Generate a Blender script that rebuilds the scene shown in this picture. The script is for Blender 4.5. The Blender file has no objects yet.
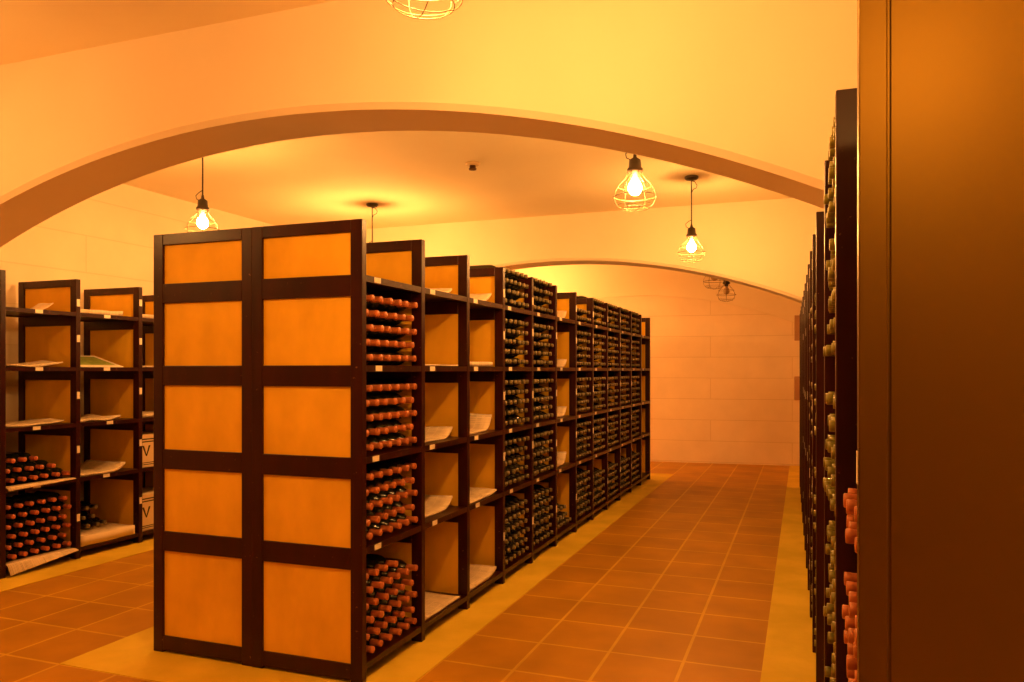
import bpy, math, random
from mathutils import Vector, Matrix
random.seed(7)
sc = bpy.context.scene
col = sc.collection
PI = math.pi

# ------------------------------------------------------------------ materials
def new_mat(name):
    m = bpy.data.materials.new(name); m.use_nodes = True
    nt = m.node_tree; b = nt.nodes['Principled BSDF']
    return m, nt, b

def mat_noise(name, c1, c2, rough=0.5, scale=8.0, bump=0.0, stretch=(1, 1, 1), spec=0.5, detail=4.0, metallic=0.0, bump_scale=None, lo=0.35, hi=0.65, coat=0.0):
    m, nt, b = new_mat(name)
    tc = nt.nodes.new('ShaderNodeTexCoord'); mp = nt.nodes.new('ShaderNodeMapping')
    mp.inputs['Scale'].default_value = stretch
    nt.links.new(tc.outputs['Object'], mp.inputs['Vector'])
    n = nt.nodes.new('ShaderNodeTexNoise'); n.inputs['Scale'].default_value = scale; n.inputs['Detail'].default_value = detail
    nt.links.new(mp.outputs['Vector'], n.inputs['Vector'])
    r = nt.nodes.new('ShaderNodeValToRGB')
    r.color_ramp.elements[0].position = lo; r.color_ramp.elements[1].position = hi
    r.color_ramp.elements[0].color = (*c1, 1); r.color_ramp.elements[1].color = (*c2, 1)
    nt.links.new(n.outputs['Fac'], r.inputs['Fac'])
    nt.links.new(r.outputs['Color'], b.inputs['Base Color'])
    b.inputs['Roughness'].default_value = rough
    b.inputs['Specular IOR Level'].default_value = spec
    b.inputs['Metallic'].default_value = metallic
    b.inputs['Coat Weight'].default_value = coat
    if bump:
        n2 = nt.nodes.new('ShaderNodeTexNoise'); n2.inputs['Scale'].default_value = bump_scale or scale * 6
        nt.links.new(mp.outputs['Vector'], n2.inputs['Vector'])
        bp = nt.nodes.new('ShaderNodeBump'); bp.inputs['Strength'].default_value = bump; bp.inputs['Distance'].default_value = 0.004
        nt.links.new(n2.outputs['Fac'], bp.inputs['Height']); nt.links.new(bp.outputs['Normal'], b.inputs['Normal'])
    return m

def mat_blocks(name, base, joint, horiz, bw, bh, off=(0, 0), msize=0.006, row_off=0.5, c2=None, rough=0.8, bump=0.4, var=0.0, spec=0.3):
    """brick / tile pattern; horiz = ('x','y') world axes used as the pattern's u and v"""
    m, nt, b = new_mat(name)
    g = nt.nodes.new('ShaderNodeNewGeometry'); sp = nt.nodes.new('ShaderNodeSeparateXYZ'); cb = nt.nodes.new('ShaderNodeCombineXYZ')
    nt.links.new(g.outputs['Position'], sp.inputs[0])
    for k in range(2):
        s = nt.nodes.new('ShaderNodeMath'); s.operation = 'SUBTRACT'; s.inputs[1].default_value = off[k]
        nt.links.new(sp.outputs[horiz[k].upper()], s.inputs[0]); nt.links.new(s.outputs[0], cb.inputs[k])
    br = nt.nodes.new('ShaderNodeTexBrick')
    br.offset = row_off; br.squash = 1.0
    br.inputs['Scale'].default_value = 1.0
    br.inputs['Brick Width'].default_value = bw; br.inputs['Row Height'].default_value = bh
    br.inputs['Mortar Size'].default_value = msize; br.inputs['Mortar Smooth'].default_value = 0.2
    br.inputs['Bias'].default_value = 0.0
    br.inputs['Color1'].default_value = (*base, 1); br.inputs['Color2'].default_value = (*(c2 or base), 1); br.inputs['Mortar'].default_value = (*joint, 1)
    nt.links.new(cb.outputs[0], br.inputs['Vector'])
    n = nt.nodes.new('ShaderNodeTexNoise'); n.inputs['Scale'].default_value = 2.6; n.inputs['Detail'].default_value = 6
    nt.links.new(g.outputs['Position'], n.inputs['Vector'])
    mr = nt.nodes.new('ShaderNodeMapRange'); mr.inputs['From Min'].default_value = 0.3; mr.inputs['From Max'].default_value = 0.7
    mr.inputs['To Min'].default_value = 1 - var; mr.inputs['To Max'].default_value = 1 + var
    nt.links.new(n.outputs['Fac'], mr.inputs['Value'])
    mx = nt.nodes.new('ShaderNodeVectorMath'); mx.operation = 'SCALE'
    nt.links.new(br.outputs['Color'], mx.inputs[0]); nt.links.new(mr.outputs[0], mx.inputs['Scale'])
    nt.links.new(mx.outputs[0], b.inputs['Base Color'])
    bp = nt.nodes.new('ShaderNodeBump'); bp.inputs['Strength'].default_value = bump; bp.inputs['Distance'].default_value = 0.004; bp.invert = True
    nt.links.new(br.outputs['Fac'], bp.inputs['Height']); nt.links.new(bp.outputs['Normal'], b.inputs['Normal'])
    b.inputs['Roughness'].default_value = rough; b.inputs['Specular IOR Level'].default_value = spec
    return m

WALL = (0.86, 0.74, 0.56)
M = {}
M['plaster'] = mat_noise('plaster_paint', (0.84, 0.72, 0.54), (0.88, 0.76, 0.58), 0.75, 1.3, 0.15, spec=0.25, bump_scale=18)
M['ceiling'] = mat_noise('ceiling_paint', (0.84, 0.73, 0.50), (0.88, 0.77, 0.53), 0.8, 1.0, 0.1, spec=0.2, bump_scale=20)
M['block_back'] = mat_blocks('painted_block_back', (0.84, 0.70, 0.53), (0.74, 0.60, 0.43), ('x', 'z'), 2.4, 0.327, (-1.35, 0.02), 0.007, 0.5, var=0.05)
M['block_left'] = mat_blocks('painted_block_left', (0.86, 0.74, 0.56), (0.78, 0.66, 0.48), ('y', 'z'), 2.4, 0.327, (0.3, 0.02), 0.006, 0.5, var=0.04)
M['tile_right'] = mat_blocks('terracotta_right', (0.48, 0.235, 0.012), (0.61, 0.37, 0.035), ('x', 'y'), 0.378, 0.405, (-1.69, 3.53), 0.009, 0.0, (0.41, 0.195, 0.010), 0.45, 0.35, 0.16, 0.25)
M['tile_left'] = mat_blocks('terracotta_left', (0.48, 0.235, 0.012), (0.61, 0.37, 0.035), ('x', 'y'), 0.373, 0.4133, (-3.44, 2.82), 0.009, 0.0, (0.41, 0.195, 0.010), 0.45, 0.35, 0.16, 0.25)
M['concrete'] = mat_noise('concrete_kerb', (0.62, 0.45, 0.03), (0.76, 0.55, 0.05), 0.6, 3.0, 0.3, spec=0.2, bump_scale=60)
M['dark'] = mat_noise('dark_brown_paint', (0.020, 0.0014, 0.0012), (0.034, 0.0028, 0.002), 0.34, 14.0, 0.12, (1, 1, 0.25), 0.38, bump_scale=40)
def scuff(m):
    nt = m.node_tree; b = nt.nodes['Principled BSDF']; src = b.inputs['Base Color'].links[0].from_socket
    tc = nt.nodes.new('ShaderNodeTexCoord'); n = nt.nodes.new('ShaderNodeTexNoise'); n.inputs['Scale'].default_value = 55; n.inputs['Detail'].default_value = 3
    nt.links.new(tc.outputs['Object'], n.inputs['Vector'])
    mr = nt.nodes.new('ShaderNodeMapRange'); mr.inputs['From Min'].default_value = 0.69; mr.inputs['From Max'].default_value = 0.75
    nt.links.new(n.outputs['Fac'], mr.inputs['Value'])
    mx = nt.nodes.new('ShaderNodeMix'); mx.data_type = 'RGBA'
    nt.links.new(mr.outputs[0], mx.inputs['Factor']); nt.links.new(src, mx.inputs['A']); mx.inputs['B'].default_value = (0.22, 0.10, 0.05, 1)
    nt.links.new(mx.outputs['Result'], b.inputs['Base Color'])
scuff(M['dark'])
M['board'] = mat_noise('dark_varnished_board', (0.150, 0.088, 0.011), (0.170, 0.100, 0.013), 0.38, 2.0, 0.02, (1, 1, 0.15), 0.5, bump_scale=30, metallic=0.94)
M['panel'] = mat_noise('tan_fibre_board', (0.70, 0.40, 0.02), (0.88, 0.52, 0.035), 0.6, 5.0, 0.08, (1, 1, 0.6), 0.15, detail=8, bump_scale=50, lo=0.28, hi=0.66)
M['paper'] = mat_noise('white_label_paper', (0.80, 0.72, 0.58), (0.86, 0.78, 0.64), 0.7, 30.0)
M['black'] = mat_noise('black_bakelite', (0.03, 0.02, 0.015), (0.05, 0.03, 0.02), 0.4, 20.0)
M['wire'] = mat_noise('brass_wire', (0.085, 0.045, 0.018), (0.12, 0.065, 0.025), 0.5, 20.0, metallic=0.2)
M['wire_dark'] = mat_noise('dark_wire', (0.12, 0.06, 0.035), (0.16, 0.08, 0.045), 0.4, 20.0, metallic=0.5)
M['glass'] = mat_noise('dark_bottle_glass', (0.010, 0.012, 0.006), (0.020, 0.020, 0.008), 0.12, 10.0, spec=0.6)
M['cap_red'] = mat_noise('red_capsule', (0.45, 0.135, 0.045), (0.56, 0.18, 0.06), 0.35, 25.0, spec=0.5)
M['cap_wine'] = mat_noise('wine_red_capsule', (0.46, 0.125, 0.055), (0.56, 0.16, 0.07), 0.35, 25.0, spec=0.5)
M['cap_dark'] = mat_noise('dark_capsule', (0.028, 0.021, 0.013), (0.045, 0.035, 0.02), 0.3, 25.0, spec=0.6)
M['cap_tip'] = mat_noise('pale_capsule_tip', (0.15, 0.12, 0.055), (0.21, 0.17, 0.08), 0.35, 25.0, spec=0.5)
M['cap_green'] = mat_noise('green_gold_capsule', (0.15, 0.14, 0.018), (0.25, 0.215, 0.03), 0.35, 25.0, spec=0.5)
M['carton'] = mat_noise('kraft_carton', (0.74, 0.58, 0.34), (0.80, 0.64, 0.40), 0.7, 6.0)
M['ink'] = mat_noise('black_ink', (0.03, 0.022, 0.018), (0.045, 0.03, 0.025), 0.6, 30.0)
M['green_print'] = mat_noise('green_print', (0.20, 0.27, 0.05), (0.30, 0.36, 0.09), 0.5, 40.0)
M['detector'] = mat_noise('cream_plastic', (0.62, 0.46, 0.25), (0.66, 0.50, 0.28), 0.5, 20.0)
M['box_brown'] = mat_noise('brown_metal_box', (0.42, 0.24, 0.14), (0.46, 0.27, 0.16), 0.5, 10.0)

LIGHT_COL = (1.0, 0.43, 0.10)
def mat_emit(name, colr, strength):
    m, nt, b = new_mat(name)
    b.inputs['Base Color'].default_value = (*colr, 1)
    b.inputs['Emission Color'].default_value = (*colr, 1); b.inputs['Emission Strength'].default_value = strength
    return m
def bulb_mat(power):
    k = 'lit_bulb_glass_%d' % round(power * 100)
    if k not in M: M[k] = mat_emit(k, LIGHT_COL, 600.0 * power)
    return M[k]
M['bulb_off'] = mat_noise('unlit_bulb_glass', (0.55, 0.38, 0.22), (0.6, 0.42, 0.25), 0.1, 10.0)

def newsprint():
    m, nt, b = new_mat('newsprint')
    tc = nt.nodes.new('ShaderNodeTexCoord')
    br = nt.nodes.new('ShaderNodeTexBrick'); br.offset = 0.0
    br.inputs['Scale'].default_value = 1.0; br.inputs['Brick Width'].default_value = 0.055; br.inputs['Row Height'].default_value = 0.0085
    br.inputs['Mortar Size'].default_value = 0.0022; br.inputs['Mortar Smooth'].default_value = 0.3
    br.inputs['Color1'].default_value = (0.36, 0.27, 0.17, 1); br.inputs['Color2'].default_value = (0.62, 0.49, 0.33, 1); br.inputs['Mortar'].default_value = (0.80, 0.65, 0.45, 1)
    nt.links.new(tc.outputs['Object'], br.inputs['Vector'])
    br2 = nt.nodes.new('ShaderNodeTexBrick'); br2.offset = 0.35
    br2.inputs['Scale'].default_value = 1.0; br2.inputs['Brick Width'].default_value = 0.14; br2.inputs['Row Height'].default_value = 0.085
    br2.inputs['Mortar Size'].default_value = 0.012; br2.inputs['Bias'].default_value = -0.2
    br2.inputs['Color1'].default_value = (0, 0, 0, 1); br2.inputs['Color2'].default_value = (1, 1, 1, 1); br2.inputs['Mortar'].default_value = (0.3, 0.3, 0.3, 1)
    nt.links.new(tc.outputs['Object'], br2.inputs['Vector'])
    mx = nt.nodes.new('ShaderNodeMix'); mx.data_type = 'RGBA'
    nt.links.new(br2.outputs['Color'], mx.inputs['Factor'])
    nt.links.new(br.outputs['Color'], mx.inputs['A']); mx.inputs['B'].default_value = (0.80, 0.65, 0.45, 1)
    nt.links.new(mx.outputs['Result'], b.inputs['Base Color']); b.inputs['Roughness'].default_value = 0.8
    return m
M['news'] = newsprint()

# ------------------------------------------------------------------ mesh helpers
class MB:
    def __init__(s): s.v = []; s.f = []; s.mi = []; s.smooth = []
    def add(s, vs, fs, mi=0, smooth=False):
        n = len(s.v); s.v += [tuple(p) for p in vs]
        for f in fs: s.f.append(tuple(i + n for i in f)); s.mi.append(mi); s.smooth.append(smooth)
    def box(s, x0, x1, y0, y1, z0, z1, mi=0):
        x0, x1 = min(x0, x1), max(x0, x1); y0, y1 = min(y0, y1), max(y0, y1)
        s.add([(x0, y0, z0), (x1, y0, z0), (x1, y1, z0), (x0, y1, z0), (x0, y0, z1), (x1, y0, z1), (x1, y1, z1), (x0, y1, z1)],
              [(0, 3, 2, 1), (4, 5, 6, 7), (0, 1, 5, 4), (1, 2, 6, 5), (2, 3, 7, 6), (3, 0, 4, 7)], mi)
    def lathe(s, prof, seg=16, axis='z', mi=0, cx=0, cy=0, cz=0, cap=True):
        """prof = [(r, t)]; axis t"""
        vs = []; fs = []
        for r, t in prof:
            for k in range(seg):
                a = 2 * PI * k / seg; p, q = r * math.cos(a), r * math.sin(a)
                vs.append((cx + p, cy + q, cz + t) if axis == 'z' else (cx + t, cy + p, cz + q))
        for i in range(len(prof) - 1):
            for k in range(seg):
                a, b = i * seg + k, i * seg + (k + 1) % seg
                fs.append((a, b, b + seg, a + seg))
        if cap:
            fs.append(tuple(range(seg))[::-1]); n = (len(prof) - 1) * seg; fs.append(tuple(n + k for k in range(seg)))
        s.add(vs, fs, mi, True)
    def tube(s, pts, r, seg=6, closed=False, mi=0):
        pts = [Vector(p) for p in pts]; n = len(pts); vs = []; fs = []
        up = None
        for i, p in enumerate(pts):
            a = pts[(i - 1) % n] if (closed or i > 0) else p; b = pts[(i + 1) % n] if (closed or i < n - 1) else p
            t = (b - a).normalized()
            if up is None or abs(up.dot(t)) > 0.99:
                up = Vector((0, 0, 1)) if abs(t.z) < 0.9 else Vector((1, 0, 0))
            u = (up - t * up.dot(t)).normalized(); w = t.cross(u); up = u
            for k in range(seg):
                an = 2 * PI * k / seg; vs.append(p + (u * math.cos(an) + w * math.sin(an)) * r)
        m = n if closed else n - 1
        for i in range(m):
            for k in range(seg):
                a, b = i * seg + k, i * seg + (k + 1) % seg; j = ((i + 1) % n) * seg
                fs.append((a, b, j + (k + 1) % seg, j + k))
        if not closed:
            fs.append(tuple(range(seg))[::-1]); fs.append(tuple((n - 1) * seg + k for k in range(seg)))
        s.add(vs, fs, mi, True)
    def mesh(s, name, mats):
        me = bpy.data.meshes.new(name); me.from_pydata(s.v, [], s.f)
        for m in mats: me.materials.append(m)
        me.polygons.foreach_set('material_index', s.mi); me.polygons.foreach_set('use_smooth', s.smooth)
        me.update(); return me

def link(name, me, parent=None, loc=(0, 0, 0), rz=0.0, bevel=0.0):
    o = bpy.data.objects.new(name, me); col.objects.link(o)
    o.location = loc; o.rotation_euler = (0, 0, rz)
    if parent is not None: o.parent = parent
    if bevel:
        b = o.modifiers.new('bevel', 'BEVEL'); b.width = bevel; b.segments = 2; b.limit_method = 'ANGLE'; b.harden_normals = False
    return o
def tag(o, label=None, cat=None, group=None, kind=None):
    if label: o['label'] = label
    if cat: o['category'] = cat
    if group: o['group'] = group
    if kind: o['kind'] = kind
    return o
def empty(name, loc, rz=0.0):
    o = bpy.data.objects.new(name, None); col.objects.link(o); o.location = loc; o.rotation_euler = (0, 0, rz)
    o.empty_display_size = 0.1; return o
def struct(name, mb, mats, label):
    o = link(name, mb.mesh(name, mats)); tag(o, label, kind='structure'); return o
def copy_tree(o, parent=None):
    c = o.copy(); col.objects.link(c)
    if parent is not None: c.parent = parent
    for ch in list(o.children): copy_tree(ch, c)
    return c

# ------------------------------------------------------------------ room shell
XL, XR, ZC = -5.9, 0.80, 3.18
YF, YB = -7.0, 12.5
def yback(x): return 12.36 + 0.08 * (x + 2.25)
T = 0.15
m = MB(); m.box(XL - T, -2.55, YF - T, YB + 0.4, -0.12, 0); struct('floor_left', m, [M['tile_left']], 'terracotta square tiles of the left aisle with pale grout')
m = MB(); m.box(-2.55, XR + T, YF - T, YB + 0.4, -0.12, 0); struct('floor_right', m, [M['tile_right']], 'terracotta square tiles of the right aisle with pale grout')
m = MB(); m.box(XL - T, XR + T, YF - T, YB + 0.6, ZC, ZC + 0.12); struct('ceiling', m, [M['ceiling']], 'flat cream painted ceiling between the arches')
m = MB(); m.box(XL - T, XL, YF - T, YB + 0.6, 0, ZC); struct('wall_left', m, [M['block_left']], 'cream painted block wall behind the left rack')
m = MB(); m.box(XR, XR + T, YF - T, YB + 0.6, 0, ZC); struct('wall_right', m, [M['plaster']], 'cream wall behind the right racks')
m = MB(); m.box(XL, XR, YF - T, YF, 0, ZC); struct('wall_front', m, [M['plaster']], 'cream wall at the near end of the cellar')
# back wall: plaster face with a blind arch, filled by painted blockwork set 3 cm deeper
m = MB()
p0, p1 = yback(XL), yback(XR)
m.add([(XL, p0 + .03, 0), (XR, p1 + .03, 0), (XR, p1 + .03, ZC), (XL, p0 + .03, ZC), (XL, p0 + .2, 0), (XR, p1 + .2, 0), (XR, p1 + .2, ZC), (XL, p0 + .2, ZC)],
      [(0, 1, 2, 3), (5, 4, 7, 6), (1, 5, 6, 2), (4, 0, 3, 7), (3, 2, 6, 7), (4, 5, 1, 0)])
struct('wall_back', m, [M['block_back']], 'far end wall of cream painted blocks under a shallow blind arch')

ARC = dict(cx=-2.5, R=6.0)
def arch_wall(name, y0, thick, cx, cz, R, label, xl=XL, xr=XR, pier=0.22, yfun=None, mat='plaster', chamfer=0.028):
    """wall hanging from the ceiling, cut by a shallow arc, standing on two side piers"""
    N = 72
    a, b = xl + pier, xr - pier
    xs = [a + (b - a) * i / N for i in range(N + 1)]
    yy = (lambda x: y0) if yfun is None else yfun
    def zc(x, rr): return cz + math.sqrt(rr * rr - (x - cx) ** 2)
    m = MB(); vs = []; fs = []
    c = chamfer
    # per station: front top, front low, soffit front, soffit back, back top
    for x in xs:
        vs += [(x, yy(x), ZC), (x, yy(x), zc(x, R + c)), (x, yy(x) + c * .7, zc(x, R)), (x, yy(x) + thick, zc(x, R)), (x, yy(x) + thick, ZC)]
    for i in range(N):
        p, q = i * 5, i * 5 + 5
        for k in range(4): fs.append((p + k, p + k + 1, q + k + 1, q + k))
    m.add(vs, fs, 0, False)
    for (s0, s1) in ((xl, a), (b, xr)):
        ya, yb_ = yy(s0), yy(s1)
        m.add([(s0, ya, 0), (s1, yb_, 0), (s1, yb_ + thick, 0), (s0, ya + thick, 0), (s0, ya, ZC), (s1, yb_, ZC), (s1, yb_ + thick, ZC), (s0, ya + thick, ZC)],
              [(0, 3, 2, 1), (4, 5, 6, 7), (0, 1, 5, 4), (1, 2, 6, 5), (2, 3, 7, 6), (3, 0, 4, 7)])
    return struct(name, m, [M[mat]], label)
arch_wall('wall_arch_near', 3.12, 0.36, -2.456, -3.324, 6.008, 'near shallow arch of cream plaster spanning both aisles above the racks')
arch_wall('wall_arch_far', 8.30, 0.36, -2.60, -4.00, 6.67, 'second shallow arch beyond the hanging lamps, spanning the cellar')
arch_wall('wall_arch_blind', 12.3, 0.03, -2.50, -3.60, 6.24, 'shallow blind arch outlined on the far end wall', yfun=yback, pier=0.02, chamfer=0.004)
# concrete kerbs (flush pads the racks stand on)
def pad(name, x0, x1, y0, y1, label):
    m = MB(); m.box(x0, x1, y0, y1, -0.01, 0.003); return struct(name, m, [M['concrete']], label)
pad('trim_1', -3.44, -1.69, 2.82, 10.95, 'smooth ochre concrete strip under the central rack')
pad('trim_2', -0.185, XR, YF, 12.62, 'smooth ochre concrete strip under the right racks')
pad('trim_3', XL, -4.92, YF, 12.2, 'smooth ochre concrete strip under the left rack')
G = 0.003   # top of the kerbs: racks stand here

# ------------------------------------------------------------------ wine racks
H, D, PT, PW = 2.147, 0.62, 0.04, 0.062     # height, depth, divider thickness, post width
S = [1.892, 1.472, 1.043, 0.622, 0.085]      # shelf surfaces from the top down
SH = 0.03
dark_bev = 0.003
_cache = {}
def divider_mesh(side):
    """side +1: front at x=0, depth to -x (faces +X)"""
    k = ('div', side)
    if k in _cache: return _cache[k]
    d = -side; m = MB(); h = PT / 2
    m.box(0, d * PW, -h, h, 0, H); m.box(d * (D - PW), d * D, -h, h, 0, H)
    for z0, z1 in [(H - 0.057, H)] + [(s - 0.1, s) for s in S[:4]] + [(0.012, S[4])]:
        m.box(d * PW, d * (D - PW), -h * .97, h * .97, z0, z1)
    _cache[k] = m.mesh('divider', [M['dark']]); return _cache[k]
def panel_mesh(side, i):
    k = ('pan', side, i)
    if k in _cache: return _cache[k]
    tops = [H - 0.057] + [s - 0.1 for s in S[:4]]; bots = S[:4] + [S[4]]
    d = -side; m = MB(); m.box(d * (PW - .002), d * (D - PW + .002), -.007, .007, bots[i] - .002, tops[i] + .002)
    _cache[k] = m.mesh('panel', [M['panel']]); return _cache[k]
def shelf_mesh(side, w, i):
    k = ('shelf', side, round(w, 3), i == 4)
    if k in _cache: return _cache[k]
    d = -side; m = MB()
    m.box(d * .002, d * .03, 0, w, -SH, 0)                      # front lipping
    m.box(d * (D - .10), d * (D - .07), 0, w, -SH, 0)           # back lipping
    m.box(d * .03, d * (D - .07), 0, w, -.020, 0)               # board
    _cache[k] = m.mesh('shelf', [M['dark']]); return _cache[k]
def tag_mesh(side, w, h, key):
    k = (key, side)
    if k in _cache: return _cache[k]
    m = MB(); d = side
    m.box(d * .0002, d * .0016, -w / 2, w / 2, -h / 2, h / 2)
    _cache[k] = m.mesh('label_card', [M['paper']]); return _cache[k]

def make_rack(label, x, y0, n, side, pitch=0.6, rz=0.0, end_board=False, shelf_tags=True, post_tags=(), group=None, setback=0.0):
    r = empty('wine_rack', (x, y0, G), rz); tag(r, label, 'wine rack', group)
    for i in range(n + 1):
        y = i * pitch
        if end_board and i == 0:
            d = -side; m = MB()
            m.box(0, d * D, -.012, .02, 0, H)                    # board
            m.box(0, d * .043, -.018, -.012, 0, H)               # raised edge strip
            m.box(d * .047, d * (D - .002), -.016, -.012, 0.0, H)
            link('end_board', m.mesh('end_board', [M['board']]), r, (0, y, 0), 0, 0.002)['label'] = 'dark varnished end board with a vertical groove'
            link('post_label', tag_mesh(side, 0.022, 0.055, 'post'), r, (0, y + .004, 1.285))
            continue
        dv = link('divider', divider_mesh(side), r, (0, y, 0), 0, dark_bev)
        for k in range(5):
            p = link('panel', panel_mesh(side, k), dv)
            if k == 0: p['label'] = 'tan board panel'
        if i in post_tags:
            for k in range(5):
                if random.random() < .85:
                    zt = S[k] + (0.10 if k == 0 else 0.24) + random.uniform(-.03, .03)
                    link('post_label', tag_mesh(side, 0.027, 0.055, 'post'), dv, (0, 0, zt))
    w = pitch - PT
    for i in range(n):
        for k in range(5):
            s = link('shelf', shelf_mesh(side, w, k), r, (-side * setback, i * pitch + PT / 2, S[k]), 0, 0)
            if shelf_tags and k < 4:
                link('shelf_label', tag_mesh(side, 0.060, 0.026, 'shelf'), s, (-side * .002, 0.10 + random.uniform(-.015, .03) if side > 0 and x > -3 else 0.25 + random.uniform(-.02, .03), -0.0145), 0)
    return r

CX, CY = -1.90, 3.115
rack_c = make_rack('long central dark rack row facing the right-hand aisle, nearest bay stacked with red-capped bottles', CX, CY + PT / 2, 12, +1, post_tags=(3, 4, 5, 6, 7, 8, 9, 10))
rack_b = make_rack('rack row facing the left aisle, back to back behind the central row, tan panelled end', -3.141, CY + PT / 2 + .003, 12, -1, shelf_tags=False)
LX, LY = -5.21, 3.855 - PT / 2
rack_l = make_rack('dark shelving rack against the left wall with newspapers and two bottle piles', LX, LY, 8, +1, post_tags=(1, 2))
RZ = 0.014
def rx(y): return 0.107 - 0.014 * y
RY1, RP1 = 1.428, 0.69
rack_r1 = make_rack('nearest rack at the right edge with plain dark end board and red-capped bottles', rx(RY1), RY1, 2, -1, RP1, RZ, end_board=True, shelf_tags=False, setback=.065)
RY2 = 3.70
rack_r2 = make_rack('long dark rack along the right wall beyond the near arch', rx(RY2), RY2, 11, -1, 0.6, RZ, shelf_tags=False, post_tags=(1, 2, 3, 4, 5, 6), setback=.03)

# ------------------------------------------------------------------ bottles
BR, BL = 0.0375, 0.30
def body_prof(hi):
    if hi: return [(.028, 0.004), (.0355, 0.0), (BR, .006), (BR, .185), (.0350, .202), (.028, .219), (.019, .232), (.0152, .243), (.0146, .29), (.0146, .298)]
    return [(BR, 0), (BR, .185), (.029, .219), (.0152, .243), (.0146, .298)]
def cap_prof(hi):
    # the last ring is the top disc of the capsule
    if hi: return [(.0158, .238), (.0158, .262), (.0154, .283), (.0165, .285), (.0165, .2985), (.0150, .3005)]
    return [(.0158, .238), (.0158, .284), (.0160, .2845), (.0160, .300)]
m = MB(); m.lathe(body_prof(True), 18, 'x'); body_me = m.mesh('bottle_body', [M['glass']])
cap_me = {}
for c in ('red', 'wine', 'dark', 'green'):
    m = MB(); m.lathe(cap_prof(True), 14, 'x')
    m.mi = [1 if all(m.v[q][0] > .2835 for q in f) else 0 for f in m.f]
    cap_me[c] = m.mesh('capsule_' + c, [M['cap_' + c], M['cap_tip'] if c == 'dark' else M['cap_' + c]])
ORD = ['first', 'second', 'third', 'fourth', 'fifth', 'sixth', 'seventh', 'eighth', 'ninth', 'tenth', 'eleventh', 'twelfth']
COMP = ['top', 'second', 'third', 'fourth', 'bottom']
spots = []      # (root, side, local x of tip, y, z, colour, label, group)
CAPN = {'red': 'red-capped', 'wine': 'dull-red-capped', 'dark': 'dark-capped', 'green': 'green-capped'}
def fill(rack, side, bay, comp, rows, colour, where, pitch, clear, base=None, recess=0.014, counts=None, jit=0.006):
    zb = S[comp] if base is None else base
    p, lag = .089, .036
    nfit = int((clear - 2 * BR - .002 - lag) / p + 1e-6) + 1
    for r in range(rows):
        cnt = nfit
        sh = lag if r % 2 == 0 else 0.0
        if counts: cnt = min(cnt, counts[r])
        for k in range(cnt):
            y = PT / 2 + .001 + BR + sh + k * p
            z = zb + BR + r * .0705 + .0005
            # position along the row as the photo shows it, from the left
            pos = k if side > 0 else cnt - 1 - k
            posn = 'leftmost' if pos == 0 else ('rightmost' if pos == cnt - 1 else ORD[pos] + ' from left')
            rown = ('only row' if rows == 1 else 'top row' if r == rows - 1 else 'lowest row' if r == 0 else ORD[rows - 1 - r] + ' row down')
            lab = f"{CAPN[colour]} bottle, {posn}, {rown}, {COMP[comp]} shelf, {where}"
            spots.append((rack, side, -side * (recess + random.uniform(-jit, jit)), bay * pitch + y, z, colour, lab, f"{CAPN[colour]} bottles, {COMP[comp]} shelf, {where}"))
w06 = 0.6 - PT
wn = 'nearest central bay'
for comp, rows in ((1, 5), (2, 5), (3, 5), (4, 6)):
    fill(rack_c, 1, 0, comp, rows, 'red', wn, .6, w06, counts=[6, 6, 6, 6, 6, 4] if comp == 4 else None)
for b, wn in ((3, 'fourth central bay'), (4, 'fifth central bay')):
    for comp, rows in ((0, 4), (1, 5), (2, 5), (3, 5), (4, 6)): fill(rack_c, 1, b, comp, rows, 'dark', wn, .6, w06)
fill(rack_c, 1, 5, 4, 3, 'dark', 'sixth central bay', .6, w06, counts=[6, 5, 4], recess=.03)
for comp, rows in ((0, 2), (1, 5), (2, 5), (3, 5), (4, 6)): fill(rack_c, 1, 6, comp, rows, 'dark', 'seventh central bay', .6, w06)
for b in (7, 8, 9, 10):
    for comp, rows in ((0, 4), (1, 5), (2, 5), (3, 5), (4, 6)):
        fill(rack_c, 1, b, comp, rows - (1 if comp == 4 else 0), 'dark', ORD[b] + ' central bay', .6, w06)
fill(rack_l, 1, 0, 3, 3, 'wine', 'first left-wall bay', .6, w06, counts=[6, 5, 3], recess=.03, base=S[3] + .0055)
fill(rack_l, 1, 0, 4, 6, 'wine', 'first left-wall bay', .6, w06, recess=.02, base=S[4] + .0055)
fill(rack_l, 1, 1, 4, 3, 'dark', 'second left-wall bay', .6, w06, counts=[4, 3, 3], recess=.12, base=S[4] + .086, jit=.02)
wr = RP1 - PT
for comp, rows in ((2, 2), (3, 5), (4, 6)): fill(rack_r1, -1, 0, comp, rows, 'red', 'nearest right rack bay', RP1, wr, recess=.016, jit=.008)
for comp, rows in ((0, 4), (1, 5), (2, 5), (3, 5), (4, 6)): fill(rack_r1, -1, 1, comp, rows, 'green', 'second right rack bay', RP1, wr, recess=.004, jit=.010)
for b in range(3):
    for comp, rows in ((1, 5), (2, 5), (3, 5), (4, 6)): fill(rack_r2, -1, b, comp, rows, 'green' if b == 0 else 'dark', ['third', 'fourth', 'fifth'][b] + ' right rack bay', .6, w06, recess=.012, jit=.010)

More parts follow.
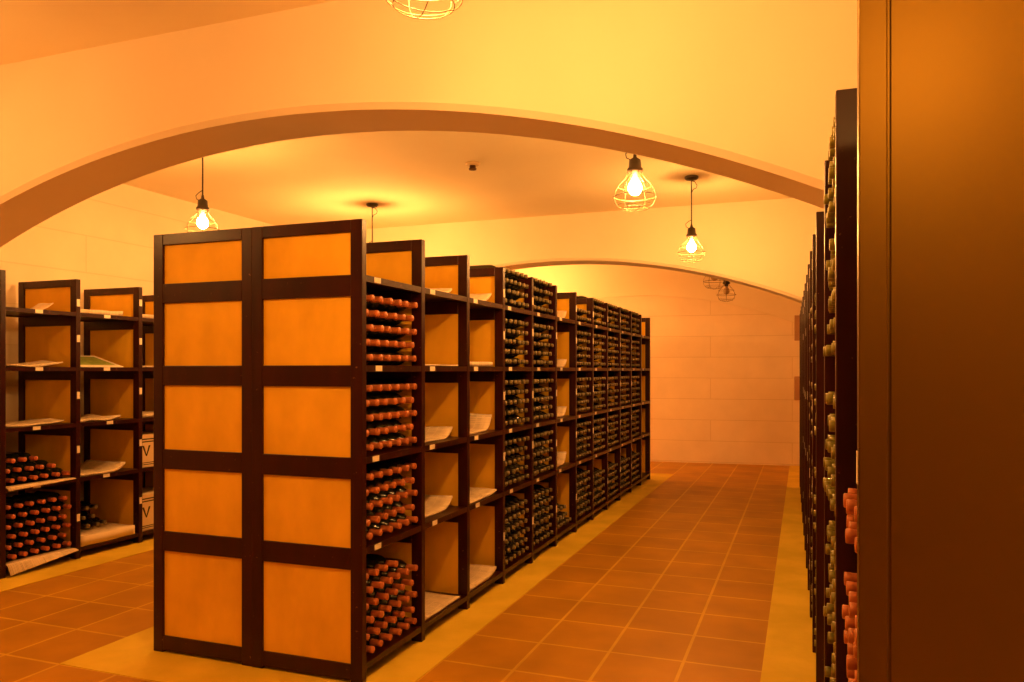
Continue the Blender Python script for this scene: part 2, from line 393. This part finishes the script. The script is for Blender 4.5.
# the 300 bottles that show largest in the photo are separate objects
picked = {
    0, 1, 2, 3, 4, 5, 7, 8, 9, 10, 11, 12, 13, 14, 15, 16, 17, 19, 20, 21, 22, 23, 24, 25, 26, 27, 28, 29, 30, 31,
    32, 33, 34, 35, 37, 38, 39, 40, 41, 42, 43, 44, 45, 46, 47, 49, 50, 51, 52, 53, 54, 55, 56, 57, 58, 59, 60, 61, 62, 63,
    64, 65, 67, 68, 69, 70, 71, 72, 73, 74, 75, 76, 77, 79, 80, 81, 82, 83, 84, 85, 86, 87, 88, 89, 90, 91, 92, 93, 94, 95,
    97, 98, 99, 100, 101, 102, 103, 104, 105, 106, 107, 109, 110, 111, 112, 113, 114, 115, 116, 117, 118, 119, 121, 122, 123, 134, 135, 139, 140, 142,
    146, 147, 151, 159, 163, 164, 165, 169, 170, 171, 175, 181, 182, 183, 187, 188, 189, 193, 195, 199, 200, 201, 206, 211, 212, 213, 216, 218, 219, 223,
    224, 225, 229, 230, 231, 235, 236, 237, 240, 241, 242, 246, 247, 248, 249, 252, 253, 254, 255, 258, 259, 260, 261, 265, 266, 267, 271, 272, 273, 289,
    302, 326, 398, 410, 422, 423, 1153, 1154, 1155, 1156, 1157, 1158, 1160, 1161, 1162, 1163, 1164, 1165, 1166, 1167, 1168, 1169, 1170, 1171, 1172, 1174, 1175, 1176, 1177, 1178,
    1179, 1180, 1181, 1182, 1183, 1184, 1186, 1187, 1188, 1189, 1190, 1191, 1192, 1193, 1194, 1195, 1196, 1198, 1199, 1200, 1201, 1202, 1204, 1205, 1206, 1209, 1211, 1212, 1216, 1217,
    1218, 1219, 1223, 1224, 1225, 1226, 1240, 1245, 1246, 1247, 1251, 1252, 1253, 1254, 1256, 1258, 1259, 1260, 1261, 1307, 1308, 1309, 1310, 1313, 1316, 1317, 1319, 1320, 1336, 1342,
    1353, 1355, 1361, 1366, 1368, 1370, 1371, 1372, 1375, 1377, 1379, 1380, 1382, 1384, 1385, 1390, 1398, 1402, 1405, 1407, 1408, 1413, 1418, 1425, 1427, 1429, 1433, 1434, 1435, 1478}
proto = {}
stuff = MB(); cap_i = {'red': 1, 'wine': 2, 'dark': 3, 'green': 4}
lo_b, lo_c = MB(), MB(); lo_b.lathe(body_prof(False), 10, 'x'); lo_c.lathe(cap_prof(False), 8, 'x')
def place_mat(root, side, tip, y, z):
    base = Matrix.Translation(root.location) @ Matrix.Rotation(root.rotation_euler[2], 4, 'Z')
    loc = Matrix.Translation((tip - side * BL, y, z)) @ (Matrix.Rotation(0 if side > 0 else PI, 4, 'Z'))
    return base @ loc
IND = {}
for i, (root, side, tip, y, z, colour, lab, grp) in enumerate(spots):
    mt = place_mat(root, side, tip, y, z)
    if i in picked:
        if colour not in proto:
            o = link('wine_bottle', body_me); c = link('capsule', cap_me[colour], o)
            c['label'] = {'red': 'red', 'wine': 'dull red', 'dark': 'dark', 'green': 'green-gold'}[colour] + ' foil capsule'
            proto[colour] = o
        else: o = copy_tree(proto[colour])
        o.location = mt.translation; o.rotation_euler = (0, 0, mt.to_euler()[2])
        tag(o, lab, 'bottle', grp); IND[o.name] = i
    else:
        for src, mi in ((lo_b, 0), (lo_c, cap_i[colour])):
            n0 = len(stuff.f); stuff.add([mt @ Vector(p) for p in src.v], src.f, mi, True)
            if colour == 'dark' and mi:
                for q, f in enumerate(src.f):
                    if all(src.v[w_][0] > .2842 for w_ in f): stuff.mi[n0 + q] = 5
if stuff.v:
    o = link('wine_bottle', stuff.mesh('wine_bottles', [M['glass'], M['cap_red'], M['cap_wine'], M['cap_dark'], M['cap_green'], M['cap_tip']]))
    tag(o, 'remaining wine bottles lying necks outward, filling the farther rack bays', 'bottle', kind='stuff')

# ------------------------------------------------------------------ newspapers and cartons on the shelves
def sheet(name, rack, side, bay, comp, y0, y1, x0, x1, thick, label, cat='newspaper', curl=0.0, curl_from=0.6, droop=0.0, mat='news', pitch=0.6, z=None, wav=0.004, group=None, skew=0.0, border=False):
    """folded paper lying on a shelf; x measured inwards from the rack front, curl lifts the far y end"""
    m = MB(); NX, NY = 10, 16; L = y1 - y0; W = x1 - x0
    vs = []
    for top in (0, 1):
        for i in range(NX + 1):
            for j in range(NY + 1):
                u, v = i / NX, j / NY
                xi = x0 + W * u; yj = y0 + L * v + skew * (u - .5)
                zz = thick * top + wav * (1 + math.sin(7 * u + 9 * v + bay * 3 + comp)) * (0.5 if not top else 1.0) * .5
                if curl and v > curl_from:
                    t = (v - curl_from) / (1 - curl_from); zz += curl * t * t; yj -= curl * .35 * t * t
                if xi < 0: 
                    t = -xi; zz -= droop * (t / max(1e-6, -x0)) ** 1.3 * (1 - .85 * v)
                vs.append((-side * xi, yj, zz))
    fs = []; n1 = (NX + 1) * (NY + 1); q = lambda i, j: i * (NY + 1) + j
    for i in range(NX):
        for j in range(NY):
            a, b, c, d = q(i, j), q(i + 1, j), q(i + 1, j + 1), q(i, j + 1)
            fs.append((a, b, c, d)); fs.append((n1 + a, n1 + d, n1 + c, n1 + b))
    rim = [q(i, 0) for i in range(NX + 1)] + [q(NX, j) for j in range(1, NY + 1)] + [q(i, NY) for i in range(NX - 1, -1, -1)] + [q(0, j) for j in range(NY - 1, 0, -1)]
    for k in range(len(rim)):
        a, b = rim[k], rim[(k + 1) % len(rim)]; fs.append((a, n1 + a, n1 + b, b))
    m.add(vs, fs, 0, True)
    base = Matrix.Translation(rack.location) @ Matrix.Rotation(rack.rotation_euler[2], 4, 'Z')
    o = link(name, m.mesh(name, [M[mat]]))
    o.location = base @ Vector((0, bay * pitch + PT / 2, (S[comp] if z is None else z) + .0006)); o.rotation_euler = (0, 0, rack.rotation_euler[2])
    tag(o, label, cat, group); return o

# central rack, second and third bays (empty but for newspapers), sixth bay
sheet('newspaper', rack_c, 1, 1, 0, .02, .46, .05, .40, .012, 'newspaper on the top shelf of the second bay of the central rack', curl=.03, curl_from=.75)
sheet('newspaper', rack_c, 1, 1, 1, .02, .54, .05, .45, .006, 'thin newspaper lying flat on the eye-level shelf, second central bay')
sheet('newspaper', rack_c, 1, 1, 2, .02, .52, .07, .45, .008, 'newspaper with upturned end on third shelf down, second central bay', curl=.055, curl_from=.72)
sheet('newspaper', rack_c, 1, 1, 3, .02, .52, .07, .45, .010, 'newspaper with upturned end on fourth shelf down, second central bay', curl=.06, curl_from=.7)
sheet('newspaper', rack_c, 1, 1, 4, .01, .50, .02, .42, .010, 'newspaper lying on the bottom shelf of the second central bay', wav=.006)
sheet('newspaper', rack_c, 1, 2, 0, .02, .52, .06, .30, .012, 'folded newspaper on the top shelf of the third central bay', curl=.06, curl_from=.6)
sheet('newspaper', rack_c, 1, 2, 1, .02, .50, .05, .40, .028, 'flat stack of newspapers on the eye-level shelf, third central bay')
sheet('newspaper', rack_c, 1, 2, 2, .02, .54, .06, .45, .008, 'newspaper with tall curled end on third shelf down, third central bay', curl=.10, curl_from=.7)
sheet('newspaper', rack_c, 1, 2, 3, .02, .50, .02, .42, .010, 'newspaper on the fourth shelf down, third central bay', curl=.02, curl_from=.6)
sheet('newspaper', rack_c, 1, 2, 4, .02, .50, .02, .42, .014, 'newspaper curling on the bottom shelf, third central bay', curl=.035, curl_from=.6)
for comp, nm, cu in ((0, 'top', .07), (1, 'second', .06), (2, 'third', .07), (3, 'fourth', .09)):
    sheet('newspaper', rack_c, 1, 5, comp, .02, .50, .06, .30, .012, f'pale newspaper on the {nm} shelf of the sixth central bay', curl=cu, curl_from=.7)
# left rack
sheet('newspaper', rack_l, 1, 0, 0, .26, .47, .10, .26, .004, 'single newspaper page curling up on top shelf, first left-wall bay', curl=.06, curl_from=.2)
sheet('newspaper', rack_l, 1, 0, 1, .06, .50, .05, .40, .008, 'rumpled newspaper on second shelf, first left-wall bay', curl=.03, curl_from=.5, wav=.014)
sheet('newspaper', rack_l, 1, 0, 2, .02, .50, .04, .40, .008, 'newspaper on third shelf above the bottles, first left-wall bay', curl=.02, curl_from=.6, wav=.010)
sheet('newspaper', rack_l, 1, 0, 3, .01, .55, -.014, .07, .004, 'newspaper under the upper bottle pile, its edge hanging, first left-wall bay', droop=.022, wav=.0005)
sheet('newspaper', rack_l, 1, 0, 4, .005, .55, -.04, .07, .004, 'newspaper drooping to the floor under the large bottle pile, first left-wall bay', droop=.072, wav=.0005)
sheet('newspaper', rack_l, 1, 1, 0, .02, .46, .06, .42, .034, 'thick newspaper stack on the top shelf, second left-wall bay', curl=.01, curl_from=.7)
sheet('newspaper', rack_l, 1, 1, 2, .02, .42, .04, .40, .010, 'newspaper on third shelf, second left-wall bay', curl=.015, curl_from=.5, wav=.014)
sheet('newspaper', rack_l, 1, 1, 3, .01, .46, .02, .45, .014, 'newspaper with curled right end on fourth shelf, second left-wall bay', curl=.055, curl_from=.65)
sheet('newspaper', rack_l, 1, 1, 4, .01, .52, .0, .54, .072, 'thick newspaper bundle under the dark bottles, second left-wall bay', wav=.006)
sheet('newspaper', rack_l, 1, 2, 0, .02, .50, .04, .42, .030, 'newspaper stack on top shelf, third left-wall bay beside the central rack')
sheet('newspaper', rack_l, 1, 2, 1, .02, .50, .03, .42, .010, 'thin newspaper on second shelf, third left-wall bay')
sheet('newspaper', rack_l, 1, 2, 2, .02, .50, .03, .42, .030, 'newspaper stack on third shelf above the upper wine carton, third left-wall bay')
# green-printed booklet with a white border, propped on the second shelf
bk = empty('magazine', (LX - .05, LY + .6 + .27, G + S[1] + .0008)); tag(bk, 'green magazine with a white border, second shelf of second left-wall bay', 'magazine')
def tilted(x0, x1, y0, y1, z0, dz, th, mi=0):
    m = MB()
    vs = [(x, y, z0 + dz * (-x) / .35 + t) for t in (0, th) for (x, y) in ((x0, y0), (x1, y0), (x1, y1), (x0, y1))]
    m.add(vs, [(0, 3, 2, 1), (4, 5, 6, 7), (0, 1, 5, 4), (1, 2, 6, 5), (2, 3, 7, 6), (3, 0, 4, 7)]); return m
link('cover', tilted(0, -.32, -.24, .20, .0, .10, .006).mesh('cover', [M['paper']]), bk)
link('printed_page', tilted(-.04, -.28, -.20, .16, .0063, .10, .0006).mesh('printed_page', [M['green_print']]), bk)['label'] = 'green printed picture'
# two wine cartons in the third left-wall bay
def carton(z, label, h):
    r = empty('wine_carton', (LX - .02, LY + 1.2 + PT / 2 + .006, z)); tag(r, label, 'carton', 'wine cartons in the third left-wall bay')
    W, Dp = .40, .34
    m = MB(); m.box(0, -Dp, 0, W, 0, h); link('carton_body', m.mesh('carton_body', [M['carton']]), r, bevel=.003)
    m = MB(); m.box(.001, -Dp - .001, -.002, W + .002, h, h + .004); link('carton_lid', m.mesh('carton_lid', [M['carton']]), r)
    m = MB()
    for zz in (h - .03, h - .052): m.box(0, .0012, .01, W - .01, zz - .005, zz + .005)
    for zz in (.025, .04): m.box(0, .0012, .01, W - .01, zz - .003, zz + .003)
    link('printed_stripe', m.mesh('printed_stripe', [M['ink']]), r)
    m = MB()
    for cy in (.054, .27):
        zc = h * .52
        for sgn in (-1, 1):
            a = (cy, zc - .045); b = (cy + sgn * .035, zc + .045)
            m.add([(.0002, a[0] - .004 * 1, a[1]), (.0002, a[0] + .006, a[1]), (.0002, b[0] + .010, b[1]), (.0002, b[0] - .010, b[1]),
                   (.0014, a[0] - .004 * 1, a[1]), (.0014, a[0] + .006, a[1]), (.0014, b[0] + .010, b[1]), (.0014, b[0] - .010, b[1])],
                  [(0, 3, 2, 1), (4, 5, 6, 7), (0, 1, 5, 4), (1, 2, 6, 5), (2, 3, 7, 6), (3, 0, 4, 7)])
    link('printed_letter', m.mesh('printed_letter', [M['ink']]), r)['label'] = 'black printed letter V'
carton(G + S[3] + .0006, 'wine carton printed with a black V, upper of two beside the central rack', .27)
carton(G + S[4] + .0006, 'wine carton printed with a black V, lower one on the bottom shelf', .30)

# ------------------------------------------------------------------ lamps
def lamp(x, y, label, lit=True, drop=0.0, ang=0.0, power=1.0):
    r = empty('pendant_lamp', (x, y, ZC), ang); tag(r, label, 'lamp', None)
    zb = 2.555 - ZC - drop            # bulb centre below the ceiling
    m = MB(); m.lathe([(.062, 0), (.062, -.012), (.05, -.028), (.018, -.036)], 24)
    link('ceiling_rose', m.mesh('ceiling_rose', [M['black']]), r)
    m = MB(); m.tube([(0, 0, -.03), (0, 0, zb + .17)], .0055, 8)
    cu = [(0, 0, -.035), (.03, 0, -.045), (.052, 0, -.075), (.045, 0, -.10), (.015, 0, -.115), (.004, 0, -.14)]
    m.tube(cu, .0035, 6)
    cu = [(.003, 0, zb + .24), (-.03, 0, zb + .222), (-.055, 0, zb + .20), (-.05, 0, zb + .175), (-.02, 0, zb + .16)]
    m.tube(cu, .003, 6)
    link('cord', m.mesh('cord', [M['black']]), r)
    m = MB(); m.lathe([(.008, zb + .20), (.012, zb + .175), (.034, zb + .160), (.038, zb + .115), (.046, zb + .108), (.048, zb + .088), (.028, zb + .082), (.024, zb + .055)], 20)
    link('socket', m.mesh('socket', [M['black']]), r)
    m = MB(); m.lathe([(.013, zb + .058), (.016, zb + .045), (.030, zb + .026), (.039, zb + .006), (.041, zb - .008), (.034, zb - .030), (.018, zb - .045), (.004, zb - .049)], 12)
    b = link('bulb', m.mesh('bulb', [bulb_mat(power) if lit else M['bulb_off']]), r); b['label'] = 'glowing bulb' if lit else 'unlit bulb'
    # wire cage: six ribs, four rings, two wires crossing under the bulb
    m = MB(); prof = [(.036, .098), (.040, .078), (.058, .050), (.090, .018), (.114, -.022), (.1235, -.055), (.118, -.085), (.103, -.108), (.082, -.126)]
    for k in range(6):
        a = k * PI / 3; m.tube([(rr * math.cos(a), rr * math.sin(a), zb + z) for rr, z in prof], .0014, 5)
    for rr, z, th in ((.036, .098, .0028), (.100, .005, .0015), (.1235, -.055, .0026), (.104, -.107, .0016), (.082, -.126, .0018)):
        m.tube([(rr * math.cos(t * PI / 14), rr * math.sin(t * PI / 14), zb + z) for t in range(28)], th, 5, True)
    for k in range(2):
        a = k * PI / 2 + .4
        m.tube([(t * .082 * math.cos(a), t * .082 * math.sin(a), zb - .126 - .016 * (1 - t * t)) for t in (-1, -.6, -.2, .2, .6, 1)], .0015, 5)
    link('wire_cage', m.mesh('wire_cage', [M['wire'] if lit else M['wire_dark']]), r)
    return r
AX, BX = -0.93, -4.19
lamp(-.95, 1.87, 'caged pendant lamp in front of the near arch, its cage bottom showing', ang=.3, power=2.2)
lamp(AX, 4.57, 'lit caged pendant close behind the near arch on the right, its cord hidden', ang=.2, power=2.0, drop=.02)
lamp(AX, 7.07, 'lit caged pendant lamp hanging on a long cord in the right aisle beyond the arch', ang=.5, power=1.5)
lamp(AX, 9.0, 'unlit caged lamp half hidden by the far arch, left of the two', lit=False, drop=.05, ang=.1)
lamp(AX, 10.45, 'unlit caged lamp lower right of two below the far arch', lit=False, drop=.07, ang=.6)
lamp(BX, 1.87, 'lit caged pendant in the left aisle in front of the near arch', power=1.1)
lamp(BX, 4.63, 'lit caged pendant lamp just above the top of the panelled rack end', ang=.2, power=1.4)
lamp(BX, 7.07, 'pendant whose rose and cord show above the nearest central bay, bulb behind the rack', ang=.4, power=2.4)
lamp(BX, 9.4, 'lit caged pendant in the far left aisle just beyond the second arch', power=2.7)
lamp(BX, 11.2, 'added unseen caged pendant brightening the far end of the left aisle', power=2.4)  # extra lamp added out of sight to brighten the far section
lamp(.40, -.45, 'lit caged pendant over the near end of the right aisle', power=1.0)  # added behind the camera to put a highlight on the right end board

# ceiling detector, wall boxes
d = empty('smoke_detector', (-2.58, 5.97, ZC)); tag(d, 'small round detector on the ceiling between the arches', 'detector')
m = MB(); m.lathe([(.06, 0), (.058, -.014), (.045, -.022)], 24); link('base', m.mesh('base', [M['detector']]), d)
m = MB(); m.lathe([(.026, -.022), (.026, -.045), (.034, -.048), (.03, -.058), (.012, -.062)], 18); link('sensor_head', m.mesh('sensor_head', [M['wire_dark']]), d)['label'] = 'dark sensor head'
for (z0, z1, lab) in ((1.90, 2.28, 'brown wall box high on the far wall beside the right rack'), (1.00, 1.36, 'brown wall box below the other one on the far wall')):
    xw = -.12; yw = yback(xw) + .03
    b = empty('wall_box', (xw, yw, z0)); tag(b, lab, 'box'); b.rotation_euler = (0, 0, math.atan(.08))
    m = MB(); m.box(0, .22, -.06, 0, 0, z1 - z0); link('box_body', m.mesh('box_body', [M['box_brown']]), b, bevel=.004)
    m = MB(); m.box(.01, .21, -.066, -.06, .01, z1 - z0 - .01); link('box_door', m.mesh('box_door', [M['box_brown']]), b)

# ------------------------------------------------------------------ camera and view
F = 778.55
cam = bpy.data.cameras.new('camera'); co = bpy.data.objects.new('camera', cam); col.objects.link(co)
cam.sensor_width = 36; cam.lens = F / 1024 * 36; cam.shift_y = (370.17 - 341) / 1024; cam.clip_start = 0.02
co.location = (0, 0, 1.452); co.rotation_euler = (PI / 2, 0, 0.3574)
sc.camera = co
w = bpy.data.worlds.new('world'); sc.world = w; w.use_nodes = True
w.node_tree.nodes['Background'].inputs[0].default_value = (0.02, 0.012, 0.006, 1); w.node_tree.nodes['Background'].inputs[1].default_value = 0.2
sc.view_settings.view_transform = 'Standard'; sc.view_settings.look = 'None'; sc.view_settings.gamma = 1.0
sc.view_settings.use_curve_mapping = False
sc.view_settings.exposure = 0.0
sc.cycles.use_denoising = True
sc.cycles.max_bounces = 10; sc.cycles.diffuse_bounces = 6
sc.cycles.sample_clamp_indirect = 10
